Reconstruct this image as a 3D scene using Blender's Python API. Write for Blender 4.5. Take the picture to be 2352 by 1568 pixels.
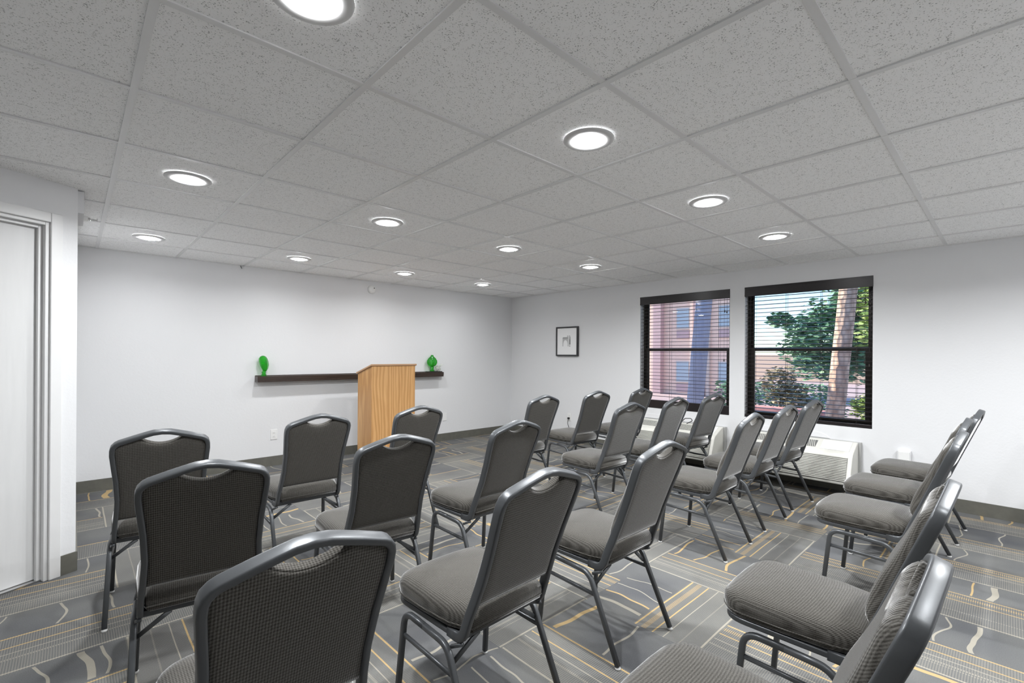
import bpy, bmesh, math, random
from mathutils import Vector, Matrix, noise
random.seed(7)
for o in list(bpy.data.objects): bpy.data.objects.remove(o, do_unlink=True)
SC = bpy.context.scene
COL = SC.collection
PI = math.pi

# ------------------------------------------------------------------ camera
W0, H0 = 2352.0, 1568.0
FPX = 1072.37; YAW = 0.751; ROLL = 0.007
CAMP = Vector((-0.1596, -1.5943, 1.3049))
fw = Vector((math.sin(YAW), math.cos(YAW), 0)); r0 = Vector((math.cos(YAW), -math.sin(YAW), 0)); u0 = Vector((0, 0, 1))
rr = r0*math.cos(ROLL)+u0*math.sin(ROLL); uu = -r0*math.sin(ROLL)+u0*math.cos(ROLL)
cam = bpy.data.cameras.new('camera'); camo = bpy.data.objects.new('camera', cam); COL.objects.link(camo)
M = Matrix((rr, uu, -fw)).transposed().to_4x4(); M.translation = CAMP; camo.matrix_world = M
cam.sensor_width = 36.0; cam.lens = FPX/W0*36.0
cam.shift_x = 7.69/W0; cam.shift_y = 30.23/W0
cam.clip_start = 0.02; cam.clip_end = 300
SC.camera = camo

# ------------------------------------------------------------------ sky, sun, exposure
SC.view_settings.view_transform = 'Standard'; SC.view_settings.look = 'None'
SC.view_settings.gamma = 1; SC.view_settings.use_curve_mapping = False
SC.view_settings.exposure = 0.53
LAMP_W = 18.5          # watts of each downlight
world = bpy.data.worlds.new('world'); SC.world = world; world.use_nodes = True
wn = world.node_tree; bg = wn.nodes['Background']
sky = wn.nodes.new('ShaderNodeTexSky'); sky.sky_type = 'NISHITA'; sky.sun_disc = False
sky.sun_elevation = math.radians(38); sky.sun_rotation = math.radians(-15); sky.air_density = 1.0; sky.dust_density = 0.2; sky.ozone_density = 3.0
tint = wn.nodes.new('ShaderNodeMix'); tint.data_type = 'RGBA'; tint.blend_type = 'MULTIPLY'; tint.inputs[0].default_value = 1.0; tint.inputs[7].default_value = (.90, 1.0, 1.10, 1); wn.links.new(sky.outputs[0], tint.inputs[6]); wn.links.new(tint.outputs[2], bg.inputs[0]); bg.inputs[1].default_value = 0.26
sun = bpy.data.lights.new('sun', 'SUN'); sun.energy = 9.0; sun.angle = 0.01; sun.color = (1.0, 0.86, 0.68)
suno = bpy.data.objects.new('sun', sun); COL.objects.link(suno)
sdir = Vector((-0.13, 0.86, 0.50)).normalized()
suno.rotation_euler = sdir.to_track_quat('Z', 'Y').to_euler(); suno.location = (-3, 8, 12)

# ------------------------------------------------------------------ room numbers
XW = 5.34; YW = 4.227; HC = 2.2703; T = 0.6096
XL = -0.142; YD = 2.2          # the corner where the angled door wall ends
YB = -3.2                      # back wall behind the camera
ANG = math.radians(27)
UD = Vector((-math.cos(ANG), -math.sin(ANG), 0)); ND = Vector((math.sin(ANG), -math.cos(ANG), 0))

# ------------------------------------------------------------------ node helpers
class E:
    """a float socket with arithmetic"""
    nt = None
    def __init__(s, v): s.v = v
    @staticmethod
    def m(op, *a, clamp=False):
        n = E.nt.nodes.new('ShaderNodeMath'); n.operation = op; n.use_clamp = clamp
        for i, x in enumerate(a):
            if isinstance(x, E): x = x.v
            if isinstance(x, (int, float)): n.inputs[i].default_value = x
            else: E.nt.links.new(x, n.inputs[i])
        return E(n.outputs[0])
    def __add__(s, o): return E.m('ADD', s, o)
    __radd__ = __add__
    def __sub__(s, o): return E.m('SUBTRACT', s, o)
    def __rsub__(s, o): return E.m('SUBTRACT', o, s)
    def __mul__(s, o): return E.m('MULTIPLY', s, o)
    __rmul__ = __mul__
    def __truediv__(s, o): return E.m('DIVIDE', s, o)
    def lt(s, o): return E.m('LESS_THAN', s, o)
    def gt(s, o): return E.m('GREATER_THAN', s, o)
    def floor(s): return E.m('FLOOR', s)
    def fract(s): return E.m('FRACT', s)
    def abs(s): return E.m('ABSOLUTE', s)
    def sin(s): return E.m('SINE', s)
    def mx(s, o): return E.m('MAXIMUM', s, o)
def lerp(a, b, t): return a + (b - a)*t
def xyz(a, b, c):
    n = E.nt.nodes.new('ShaderNodeCombineXYZ')
    for i, x in enumerate((a, b, c)):
        if isinstance(x, E): E.nt.links.new(x.v, n.inputs[i])
        else: n.inputs[i].default_value = x
    return n.outputs[0]
def wnoise(vec):
    n = E.nt.nodes.new('ShaderNodeTexWhiteNoise'); n.noise_dimensions = '3D'; E.nt.links.new(vec, n.inputs['Vector']); return E(n.outputs['Value'])
def pnoise(vec, scale, detail=2.0, rough=0.5):
    n = E.nt.nodes.new('ShaderNodeTexNoise'); n.inputs['Scale'].default_value = scale; n.inputs['Detail'].default_value = detail; n.inputs['Roughness'].default_value = rough
    if vec is not None: E.nt.links.new(vec, n.inputs['Vector'])
    return E(n.outputs['Fac'])
def mixc(fac, a, b):
    n = E.nt.nodes.new('ShaderNodeMix'); n.data_type = 'RGBA'
    for k, x in (('Factor', fac), ('A', a), ('B', b)):
        s = [i for i in n.inputs if i.name == k and (i.type == ('VALUE' if k == 'Factor' else 'RGBA'))][0]
        if isinstance(x, E): E.nt.links.new(x.v, s)
        elif isinstance(x, tuple): s.default_value = (*x, 1)
        elif isinstance(x, (int, float)): s.default_value = x
        else: E.nt.links.new(x, s)
    return [o for o in n.outputs if o.type == 'RGBA'][0]
def ramp(fac, stops):
    n = E.nt.nodes.new('ShaderNodeValToRGB'); E.nt.links.new(fac.v if isinstance(fac, E) else fac, n.inputs[0])
    e = n.color_ramp.elements
    while len(e) < len(stops): e.new(0.5)
    for i, (p, c) in enumerate(stops): e[i].position = p; e[i].color = (*c, 1)
    return n.outputs[0]
def coord(kind='Object'):
    n = E.nt.nodes.new('ShaderNodeTexCoord'); return n.outputs[kind]
def wpos():
    n = E.nt.nodes.new('ShaderNodeNewGeometry'); return n.outputs['Position']
def sep(v):
    n = E.nt.nodes.new('ShaderNodeSeparateXYZ'); E.nt.links.new(v, n.inputs[0]); return [E(o) for o in n.outputs]
def mapv(v, sc=(1, 1, 1), loc=(0, 0, 0)):
    n = E.nt.nodes.new('ShaderNodeMapping'); E.nt.links.new(v, n.inputs[0]); n.inputs['Scale'].default_value = sc; n.inputs['Location'].default_value = loc; return n.outputs[0]
def mat(name, col=(.5, .5, .5), rough=.6, metal=0.0, spec=.5, **k):
    m = bpy.data.materials.new(name); m.use_nodes = True; b = m.node_tree.nodes['Principled BSDF']
    b.inputs['Base Color'].default_value = (*col, 1); b.inputs['Roughness'].default_value = rough; b.inputs['Metallic'].default_value = metal
    b.inputs['Specular IOR Level'].default_value = spec
    for kk, v in k.items(): b.inputs[kk.replace('_', ' ')].default_value = v
    E.nt = m.node_tree; m['b'] = b.name
    return m
def B(m): return m.node_tree.nodes['Principled BSDF']
def setc(m, sock): m.node_tree.links.new(sock, B(m).inputs['Base Color'])
def bump(m, h, strength=.3, dist=.002):
    n = m.node_tree.nodes.new('ShaderNodeBump'); n.inputs['Strength'].default_value = strength; n.inputs['Distance'].default_value = dist
    m.node_tree.links.new(h.v if isinstance(h, E) else h, n.inputs['Height']); m.node_tree.links.new(n.outputs[0], B(m).inputs['Normal'])

MT = {}
# wall paint
m = MT['wall'] = mat('wall_paint', (.735, .738, .748), .75, spec=.25)
n1 = pnoise(wpos(), 55, 3, .6); bump(m, n1, .25, .003)
m = MT['door_paint'] = mat('door_paint', (.80, .80, .80), .45)
setc(m, mixc(pnoise(mapv(wpos(), (6, 6, .6)), 6, 3), (.64, .64, .64), (.72, .72, .72)))
MT['trim_paint'] = mat('trim_paint', (.74, .74, .74), .4)
m = MT['baseboard'] = mat('baseboard', (.115, .113, .095), .5)
setc(m, mixc(pnoise(wpos(), 14, 4, .6), (.085, .085, .075), (.155, .15, .125)))
# ceiling tile
m = MT['tile'] = mat('ceiling_tile', (.62, .62, .62), .9, spec=.1)
p = wpos()
v1 = pnoise(mapv(p, (1, 1, 1)), 200, 2, .6); v2 = pnoise(mapv(p, (1, 1, 1), (3, 7, 0)), 40, 1, .5)
fs = E.m('MULTIPLY', E.m('SUBTRACT', v1 + (v2 - .5)*.25, .598), 13, clamp=True)
setc(m, mixc(fs, (.94, .94, .94), (.40, .40, .40)))
bump(m, fs, .35, -.002)
MT['tbar'] = mat('tbar_metal', (.74, .74, .74), .4)

# carpet
m = MT['carpet'] = mat('carpet', (.18, .18, .18), .95, spec=.1)
px, py, pz = sep(wpos())
S = 0.61
gx = (px - .02)/S; gy = (py + .06)/S
ti = gx.floor(); tj = gy.floor(); fx = gx.fract(); fy = gy.fract()
par = E.m('MODULO', ti + tj + 40, 2)
regR = px.gt(3.07)*py.lt(-1.28); regL = px.lt(.02)
o = (par + regR)*(1 - regL); o = E.m('MINIMUM', o, 1.0)
u = lerp(fx, fy, o); v = lerp(fy, fx, o)
row = lerp(tj, ti, o); cell = lerp(ti, tj, o)
def h(k, per_cell=True):
    return wnoise(xyz(row, (cell if per_cell else 0.0), o*7.3 + k))
base = pnoise(wpos(), 260, 2, .7); blotch = pnoise(wpos(), 2.2, 2)
split = .42 + h(.5, False)*.22
rib = v.lt(split)
ribw = ((u*S*2*PI*115).sin()*.5 + .5)
tone = ramp(blotch, [(.3, (.090, .092, .098)), (.55, (.123, .124, .124)), (.75, (.155, .153, .146))])
fuzz = mixc((base - .5)*.8 + .35, (.0, .0, .0), (1, 1, 1))
def mul(a, b, f=1.0):
    n = E.nt.nodes.new('ShaderNodeMix'); n.data_type = 'RGBA'; n.blend_type = 'MULTIPLY'
    ins = [i for i in n.inputs if i.type == 'RGBA']; fi = [i for i in n.inputs if i.type == 'VALUE'][0]
    if isinstance(f, E): E.nt.links.new(f.v, fi)
    else: fi.default_value = f
    for x, s in ((a, ins[0]), (b, ins[1])):
        if isinstance(x, tuple): s.default_value = (*x, 1)
        else: E.nt.links.new(x, s)
    return [q for q in n.outputs if q.type == 'RGBA'][0]
colr = mul(tone, mixc(base, (.72, .72, .72), (1.28, 1.28, 1.28)))
colr = mixc(rib*ribw*.30, colr, (.33, .31, .255))
gold = (.46, .325, .15); cream = (.34, .315, .26)
wob0 = (pnoise(xyz(u*S, row*3.1, o), 3.0, 0) - .5)*.03
lines = [(.0, .007, cream, 0), (.28, .005, cream, 1), (.36, .010, cream, 1), (.52, .004, cream, 0), (.70, .006, gold, 0), (1.0, .007, gold, 0), (.86, .022, gold, 1)]
for k, (c, w, cc, dots) in enumerate(lines):
    ctr = split*(c*.94 + .03)
    msk = (v + wob0*.4 - ctr).abs().lt(w)
    if dots: msk = msk*((u*S*2*PI*115 + k).sin()).gt(-.1)
    if 0 < c < 1: msk = msk*h(20. + k, False).gt(.42)
    colr = mixc(msk*(.85 if not dots else .6), colr, cc)
wz = v.gt(split + .02)*v.lt(.985)
for k in range(5):
    c = (h(1.1 + k)*.8 + k + .1)/5.0
    wb = (pnoise(xyz(v*S, cell*1.7 + k*5.3, row*2.9), 3.6, 1.0) - .5)*.26
    wd = .006 + (h(9.1 + k)*h(15.1 + k)*h(17.3 + k))*.045
    msk = wz*(u + wb - c).abs().lt(wd)*h(30.1 + k).gt(.30)
    gfac = h(40.1 + k).gt(.62)
    cc = mixc(gfac, cream, gold)
    colr = mixc(msk*.8, colr, cc)
setc(m, colr)
bump(m, base + rib*ribw*.6, .5, .003)

# chair fabric and metal
m = MT['fabric'] = mat('chair_fabric', (.10, .095, .088), .95, spec=.05)
ox, oy, oz = sep(coord('Object'))
rb = (ox*2*PI*165).sin()*.5 + .5; tw = ((oy*.75 + oz)*2*PI*165).sin()*.5 + .5
fz = pnoise(coord('Object'), 300, 2, .6)
setc(m, mixc(rb*.35 + tw*.35 + (fz - .5)*.7, (.034, .031, .027), (.158, .151, .138)))
bump(m, rb*.7 + tw*.3 + fz*.5, .5, .0012)
B(m).inputs['Sheen Weight'].default_value = 1.0; B(m).inputs['Sheen Roughness'].default_value = .30; B(m).inputs['Sheen Tint'].default_value = (1, 1, 1, 1)
m = MT['steel'] = mat('powder_coated_steel', (.085, .090, .096), .36, metal=.35)
bump(m, pnoise(coord('Object'), 260, 2), .06, .001)
MT['glide'] = mat('glide_plastic', (.55, .55, .54), .4)
MT['black_plastic'] = mat('black_plastic', (.012, .012, .013), .4)
# oak
m = MT['oak'] = mat('oak_veneer', (.6, .34, .15), .42)
g = mapv(coord('Object'), (9, 9, .9))
nz = pnoise(g, 1.6, 4, .6)
w = E.nt.nodes.new('ShaderNodeTexWave'); w.wave_type = 'BANDS'; w.bands_direction = 'X'; w.inputs['Scale'].default_value = 2.2; w.inputs['Distortion'].default_value = 14.0; w.inputs['Detail'].default_value = 3; w.inputs['Detail Scale'].default_value = .8
E.nt.links.new(mapv(coord('Object'), (3.6, 3.6, .42)), w.inputs['Vector'])
fine = pnoise(mapv(coord('Object'), (140, 140, 5)), 1.0, 2, .7)
setc(m, mixc(E(w.outputs['Fac'])*.45 + nz*.3 + fine*.3, (.38, .175, .050), (.70, .41, .175)))
MT['oak_edge'] = mat('oak_edge', (.45, .27, .15), .45)
m = MT['dark_wood'] = mat('dark_wood', (.02, .014, .012), .3)
setc(m, mixc(pnoise(mapv(coord('Object'), (2, 30, 30)), 2.5, 4, .6), (.012, .009, .008), (.06, .036, .026)))
m = MT['green_glass'] = mat('green_glass', (.03, .60, .03), .02); B(m).inputs['Transmission Weight'].default_value = .8; B(m).inputs['IOR'].default_value = 1.45; B(m).inputs['Coat Weight'].default_value = .6
m = MT['clear_glass'] = mat('clear_glass', (.96, .97, .90), .05); B(m).inputs['Transmission Weight'].default_value = .75; B(m).inputs['IOR'].default_value = 1.45
MT['white_plastic'] = mat('white_plastic', (.80, .80, .79), .4)
MT['ivory_plastic'] = mat('ivory_plastic', (.68, .67, .62), .45)
MT['unit_grey'] = mat('unit_grey', (.40, .40, .39), .5)
MT['grille_dark'] = mat('grille_dark', (.16, .16, .155), .5)
MT['slot'] = mat('socket_slot', (.05, .05, .05), .5)
MT['bronze'] = mat('bronze_frame', (.018, .014, .011), .35, metal=.2)
MT['blind'] = mat('blind_slat', (.015, .012, .013), .30, spec=.4)
MT['cord'] = mat('blind_cord', (.02, .016, .014), .6)
MT['chrome'] = mat('chrome', (.6, .6, .6), .2, metal=1)
MT['picture_frame'] = mat('picture_frame', (.03, .03, .032), .4)
m = MT['print'] = mat('print_paper', (.86, .86, .86), .6)
MT['ink'] = mat('print_ink', (.30, .30, .30), .7)
MT['ink_light'] = mat('print_ink_light', (.48, .48, .48), .7)
# glass pane: see-through with a faint reflection
m = MT['pane'] = bpy.data.materials.new('window_glass'); m.use_nodes = True; nt = m.node_tree; E.nt = nt; nt.nodes.remove(nt.nodes['Principled BSDF'])
tr = nt.nodes.new('ShaderNodeBsdfTransparent'); tr.inputs[0].default_value = (.93, .95, .96, 1); gl = nt.nodes.new('ShaderNodeBsdfGlossy'); gl.inputs['Roughness'].default_value = .01
ms = nt.nodes.new('ShaderNodeMixShader'); fr = nt.nodes.new('ShaderNodeFresnel'); fr.inputs[0].default_value = 1.35
nt.links.new(fr.outputs[0], ms.inputs[0]); nt.links.new(tr.outputs[0], ms.inputs[1]); nt.links.new(gl.outputs[0], ms.inputs[2]); nt.links.new(ms.outputs[0], nt.nodes['Material Output'].inputs[0])
# lamp lens
m = MT['lens'] = mat('lamp_lens', (.9, .9, .9), .4); B(m).inputs['Emission Color'].default_value = (.98, .99, 1.0, 1); B(m).inputs['Emission Strength'].default_value = 80.0
MT['lamp_trim'] = mat('lamp_trim', (.62, .62, .62), .45)
# outdoors
m = MT['facade'] = mat('facade_stucco', (.60, .34, .24), .9)
setc(m, mixc(pnoise(wpos(), 1.5, 4), (.78, .52, .42), (.86, .62, .50)))
MT['pilaster'] = mat('pilaster_stucco', (.52, .36, .36), .9)
MT['facade_trim'] = mat('facade_trim', (.62, .50, .44), .8)
MT['far_glass'] = mat('far_window_glass', (.36, .42, .48), .3)
MT['tan'] = mat('tan_stucco', (.66, .50, .38), .9)
m = MT['bark'] = mat('pine_bark', (.33, .2, .13), .95)
vb = E.nt.nodes.new('ShaderNodeTexVoronoi'); vb.inputs['Scale'].default_value = 14; E.nt.links.new(mapv(coord('Object'), (1, 1, .45)), vb.inputs['Vector'])
setc(m, mixc(E(vb.outputs['Distance'])*1.1, (.62, .46, .36), (.26, .17, .13))); bump(m, E(vb.outputs['Distance']), .8, .03)
m = MT['bark_shade'] = mat('shaded_bark', (.3, .3, .36), .95); setc(m, mixc(pnoise(mapv(coord('Object'), (6, 6, 1.2)), 3, 3), (.24, .25, .33), (.36, .36, .42)))  # blue-grey shade on the left trunk, painted into the bark colour
def leafm(name, a, b):
    m = mat(name, a, .6); i = E.nt.nodes.new('ShaderNodeNewGeometry'); setc(m, mixc(E(i.outputs['Random Per Island']), a, b)); return m
MT['leaf_dark'] = leafm('leaf_dark', (.07, .19, .13), (.17, .31, .17)); MT['leaf_light'] = leafm('leaf_light', (.14, .25, .07), (.36, .44, .14)); MT['leaf_brown'] = leafm('leaf_brown', (.12, .13, .08), (.34, .27, .16))
m = MT['paving'] = mat('paving', (.38, .30, .30), .9); setc(m, mixc(pnoise(wpos(), .35, 3), (.30, .24, .27), (.46, .36, .34)))
MT['pink_wall'] = mat('pink_wall', (.50, .25, .24), .8)

# ------------------------------------------------------------------ object helpers
def tag(o, label=None, cat=None, group=None, kind=None):
    if label: o['label'] = label
    if cat: o['category'] = cat
    if group: o['group'] = group
    if kind: o['kind'] = kind
    return o
def thing(name, label, cat, loc=(0, 0, 0), rz=0, group=None):
    o = bpy.data.objects.new(name, None); COL.objects.link(o); o.location = loc; o.rotation_euler = (0, 0, rz); o.empty_display_size = .05
    return tag(o, label, cat, group)
def obj(name, bm, material, parent=None, smooth=False, bevel=0, seg=2, label=None):
    me = bpy.data.meshes.new(name)
    bmesh.ops.recalc_face_normals(bm, faces=bm.faces)
    bm.to_mesh(me); bm.free(); o = bpy.data.objects.new(name, me); COL.objects.link(o)
    for mm in (material if isinstance(material, (list, tuple)) else [material]): me.materials.append(MT[mm])
    if smooth:
        for p_ in me.polygons: p_.use_smooth = True
    if bevel:
        b = o.modifiers.new('bevel', 'BEVEL'); b.width = bevel; b.segments = seg; b.limit_method = 'ANGLE'; b.angle_limit = .6
    if parent: o.parent = parent
    if label: o['label'] = label
    return o
def struct(name, bm, material, **k):
    o = obj(name, bm, material, **k); o['kind'] = 'structure'; return o
def box(bm, a, b, mi=0):
    x0, x1 = sorted((a[0], b[0])); y0, y1 = sorted((a[1], b[1])); z0, z1 = sorted((a[2], b[2]))
    v = [bm.verts.new(c) for c in ((x0, y0, z0), (x1, y0, z0), (x1, y1, z0), (x0, y1, z0), (x0, y0, z1), (x1, y0, z1), (x1, y1, z1), (x0, y1, z1))]
    for f in ((0, 3, 2, 1), (4, 5, 6, 7), (0, 1, 5, 4), (1, 2, 6, 5), (2, 3, 7, 6), (3, 0, 4, 7)):
        bm.faces.new([v[i] for i in f]).material_index = mi
    return bm
def bx(a, b): return box(bmesh.new(), a, b)
def prism(bm, pts, d, mi=0):
    """closed polygon of 3D points swept by vector d"""
    a = [bm.verts.new(p) for p in pts]; b = [bm.verts.new(Vector(p)+Vector(d)) for p in pts]; n = len(a)
    bm.faces.new(a).material_index = mi; bm.faces.new(b[::-1]).material_index = mi
    for i in range(n): bm.faces.new((a[i], b[i], b[(i+1) % n], a[(i+1) % n])).material_index = mi
    return bm
def lathe(bm, prof, c=(0, 0, 0), seg=32, axis='Z'):
    rings = []
    for r, z in prof:
        ring = []
        if r < 1e-6: ring = [bm.verts.new((0, 0, z))]
        else: ring = [bm.verts.new((r*math.cos(2*PI*i/seg), r*math.sin(2*PI*i/seg), z)) for i in range(seg)]
        rings.append(ring)
    for a, b in zip(rings, rings[1:]):
        for i in range(seg):
            j = (i+1) % seg
            if len(a) == 1 and len(b) == 1: continue
            if len(a) == 1: bm.faces.new((a[0], b[i], b[j]))
            elif len(b) == 1: bm.faces.new((a[i], a[j], b[0]))
            else: bm.faces.new((a[i], a[j], b[j], b[i]))
    R = {'Z': Matrix.Identity(4), 'X': Matrix.Rotation(PI/2, 4, 'Y'), 'Y': Matrix.Rotation(-PI/2, 4, 'X')}[axis]
    vs = [v for r_ in rings for v in r_]
    for v in vs: v.co = R @ v.co + Vector(c)
    return bm
def fillet(pts, rads, n=6):
    pts = [Vector(p) for p in pts]; out = [pts[0]]
    for i in range(1, len(pts)-1):
        p, a, b = pts[i], pts[i-1], pts[i+1]; r = rads[i-1] if isinstance(rads, (list, tuple)) else rads
        da = (a-p).normalized(); db = (b-p).normalized(); ang = da.angle(db); t = r/math.tan(ang/2) if r > 0 else 0
        t = min(t, .49*(a-p).length, .49*(b-p).length)
        if t < 1e-5: out.append(p); continue
        p0 = p+da*t; p1 = p+db*t
        for k in range(n+1):
            s = k/n; out.append(p0*(1-s)**2 + p*2*s*(1-s) + p1*s*s)
    out.append(pts[-1]); return out
def sweep(bm, pts, w, d, normal, rc=None, closed=False, nseg=3):
    """rounded rectangular tube; d measured along 'normal' (transported), w across it"""
    pts = [Vector(p) for p in pts]; n = len(pts)
    rc = rc if rc is not None else min(w, d)*.3
    sec = []
    for cx, cy, a0 in ((w/2-rc, d/2-rc, 0), (-w/2+rc, d/2-rc, PI/2), (-w/2+rc, -d/2+rc, PI), (w/2-rc, -d/2+rc, 1.5*PI)):
        for k in range(nseg+1): a = a0+k/nseg*PI/2; sec.append((cx+rc*math.cos(a), cy+rc*math.sin(a)))
    N = Vector(normal).normalized(); rings = []; pt = None
    for i in range(n):
        if closed: t = (pts[(i+1) % n]-pts[i-1]).normalized()
        else: t = (pts[min(i+1, n-1)]-pts[max(i-1, 0)]).normalized()
        if pt is not None: N = pt.rotation_difference(t) @ N
        N = (N - t*N.dot(t)).normalized(); S_ = t.cross(N); pt = t
        k = 1.0
        if 0 < i < n-1:
            c = (pts[i]-pts[i-1]).normalized().dot((pts[i+1]-pts[i]).normalized()); k = 1/max(.6, math.sqrt(max(0, (1+c)/2)))
        rings.append([bm.verts.new(pts[i]+S_*(x*k)+N*y) for x, y in sec])
    m_ = len(sec)
    for a, b in list(zip(rings, rings[1:])) + ([(rings[-1], rings[0])] if closed else []):
        for i in range(m_): bm.faces.new((a[i], a[(i+1) % m_], b[(i+1) % m_], b[i]))
    if not closed: bm.faces.new(rings[0][::-1]); bm.faces.new(rings[-1])
    return bm
def tube(bm, pts, r, seg=8):
    return sweep(bm, pts, 2*r, 2*r, (0.3, .5, .81), rc=r*.999, nseg=max(2, seg//4))

# ------------------------------------------------------------------ shell of the room
struct('floor', bx((-3.2, YB-.2, -.1), (XW+.25, YW+.25, 0)), 'carpet')
struct('ceiling', bx((-3.2, YB-.2, HC+.006), (XW+.25, YW+.25, HC+.12)), 'tile')
bm = bmesh.new()
for a in range(-6, 9):
    x = a*T; box(bm, (x-.012, YB, HC), (x+.012, YW-.001, HC+.0059))
for b in range(-6, 7):
    y = b*T
    for a in range(-6, 9):
        x0 = a*T+.012; x1 = min((a+1)*T-.012, XW-.001)
        box(bm, (x0, y-.012, HC+.0008), (x1, y+.012, HC+.0059))
box(bm, (XL, YW-.02, HC), (XW, YW, HC+.0059)); box(bm, (XW-.02, YB, HC), (XW, YW-.02, HC+.0059))
struct('trim_1', bm, 'tbar')
struct('wall_front', bx((XL-.12, YW, -.02), (XW+.2, YW+.2, HC+.03)), 'wall')
struct('wall_back', bx((-3.2, YB-.2, -.02), (XW+.2, YB, HC+.03)), 'wall')
# window wall with two openings
WIN = [(.590, 1.743), (-.720, .425)]; WZ = (.628, 2.075)
bm = bmesh.new(); WT = .2
box(bm, (XW, YB, -.02), (XW+WT, YW, WZ[0])); box(bm, (XW, YB, WZ[1]), (XW+WT, YW, HC+.03))
box(bm, (XW, YB, WZ[0]), (XW+WT, WIN[1][0], WZ[1])); box(bm, (XW, WIN[1][1], WZ[0]), (XW+WT, WIN[0][0], WZ[1])); box(bm, (XW, WIN[0][1], WZ[0]), (XW+WT, YW, WZ[1]))
struct('wall_right', bm, 'wall')
# left: edge-on wall beside the alcove, then the angled door wall, then out of frame
P0 = Vector((XL, YD, 0))
def dl(u_, n_, z):           # local door-wall frame -> world; n_ > 0 towards the room
    return P0 + UD*u_ + ND*n_ + Vector((0, 0, z))
def dbox(bm, u0_, u1_, n0, n1, z0, z1):
    return prism(bm, [dl(u0_, n0, z0), dl(u1_, n0, z0), dl(u1_, n1, z0), dl(u0_, n1, z0)], (0, 0, z1-z0))
UC, UI, US, ZI = .078, .128, .98, 2.043          # casing outer edge, opening edge, opening far edge, opening top
bm = bmesh.new()
q0 = dl(0, 0, -.02); q1 = dl(UI, 0, -.02); q2 = dl(UI, -.13, -.02)
prism(bm, [q0, q1, q2, Vector((XL-.13, YD-.02, -.02))+Vector((0, .1, 0)), Vector((XL-.13, YW, -.02)), Vector((XL, YW, -.02))], (0, 0, HC+.05))
dbox(bm, UI, US, -.13, 0, ZI, HC+.03)
dbox(bm, US, 2.3, -.13, 0, -.02, HC+.03)
struct('wall_left', bm, 'wall')
e = dl(2.3, 0, 0)
struct('wall_left_back', bx((e.x-.1, YB, -.02), (e.x, e.y+.05, HC+.03)), 'wall')
# wall behind the door opening
# door with frame
bm = bmesh.new()
dbox(bm, UI+.028, US-.028, -.095, -.055, .012, ZI-.028)
d1 = struct('door_1', bm, 'door_paint', bevel=.002)
bm = bmesh.new()
dbox(bm, UC, UI+.004, 0, .016, 0, ZI+.052); dbox(bm, US-.004, US+.05, 0, .016, 0, ZI+.052); dbox(bm, UI+.004, US-.004, 0, .016, ZI-.004, ZI+.052)
obj('door_casing', bm, 'trim_paint', d1, bevel=.004)
bm = bmesh.new()
dbox(bm, UI, UI+.022, -.13, -.0005, 0, ZI); dbox(bm, US-.022, US, -.13, -.0005, 0, ZI); dbox(bm, UI+.022, US-.022, -.13, -.0005, ZI-.022, ZI)
dbox(bm, UI+.022, UI+.040, -.052, -.03, 0, ZI-.022); dbox(bm, US-.04, US-.022, -.052, -.03, 0, ZI-.022); dbox(bm, UI+.04, US-.04, -.052, -.03, ZI-.04, ZI-.022)
obj('door_jamb', bm, 'trim_paint', d1, bevel=.002)
bm = bmesh.new(); dbox(bm, UI+.022, US-.022, -.115, -.02, 0.001, .009)
obj('threshold', bm, 'chrome', d1)
bm = bmesh.new(); lathe(bm, [(0, 0), (.03, 0), (.03, .006), (.012, .01), (.012, .04), (.027, .048), (.03, .062), (.022, .075), (0, .078)], seg=20)
kn = obj('door_knob', bm, 'chrome', d1, smooth=True); kn.matrix_world = Matrix.Translation(dl(US-.09, -.055, .98)) @ ND.to_track_quat('Z', 'Y').to_matrix().to_4x4()
# small pipe chase high up on the alcove wall
struct('trim_2', bx((XL, YD+.03, HC-.13), (XL+.028, YD+.42, HC)), 'wall')
# baseboards
BH = .1106
struct('baseboard_front', bx((XL+.002, YW-.009, 0), (XW-.009, YW-.0002, BH)), 'baseboard')
struct('baseboard_right', bx((XW-.009, YB, 0), (XW-.0002, YW-.0002, BH)), 'baseboard')
bm = bmesh.new(); dbox(bm, -.004, UC-.001, .0002, .008, 0, BH+.004); box(bm, (XL+.0002, YD+.002, 0), (XL+.008, YW-.01, BH)); dbox(bm, US+.052, 2.29, .0002, .008, 0, BH)
struct('baseboard_left', bm, 'baseboard')

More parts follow.
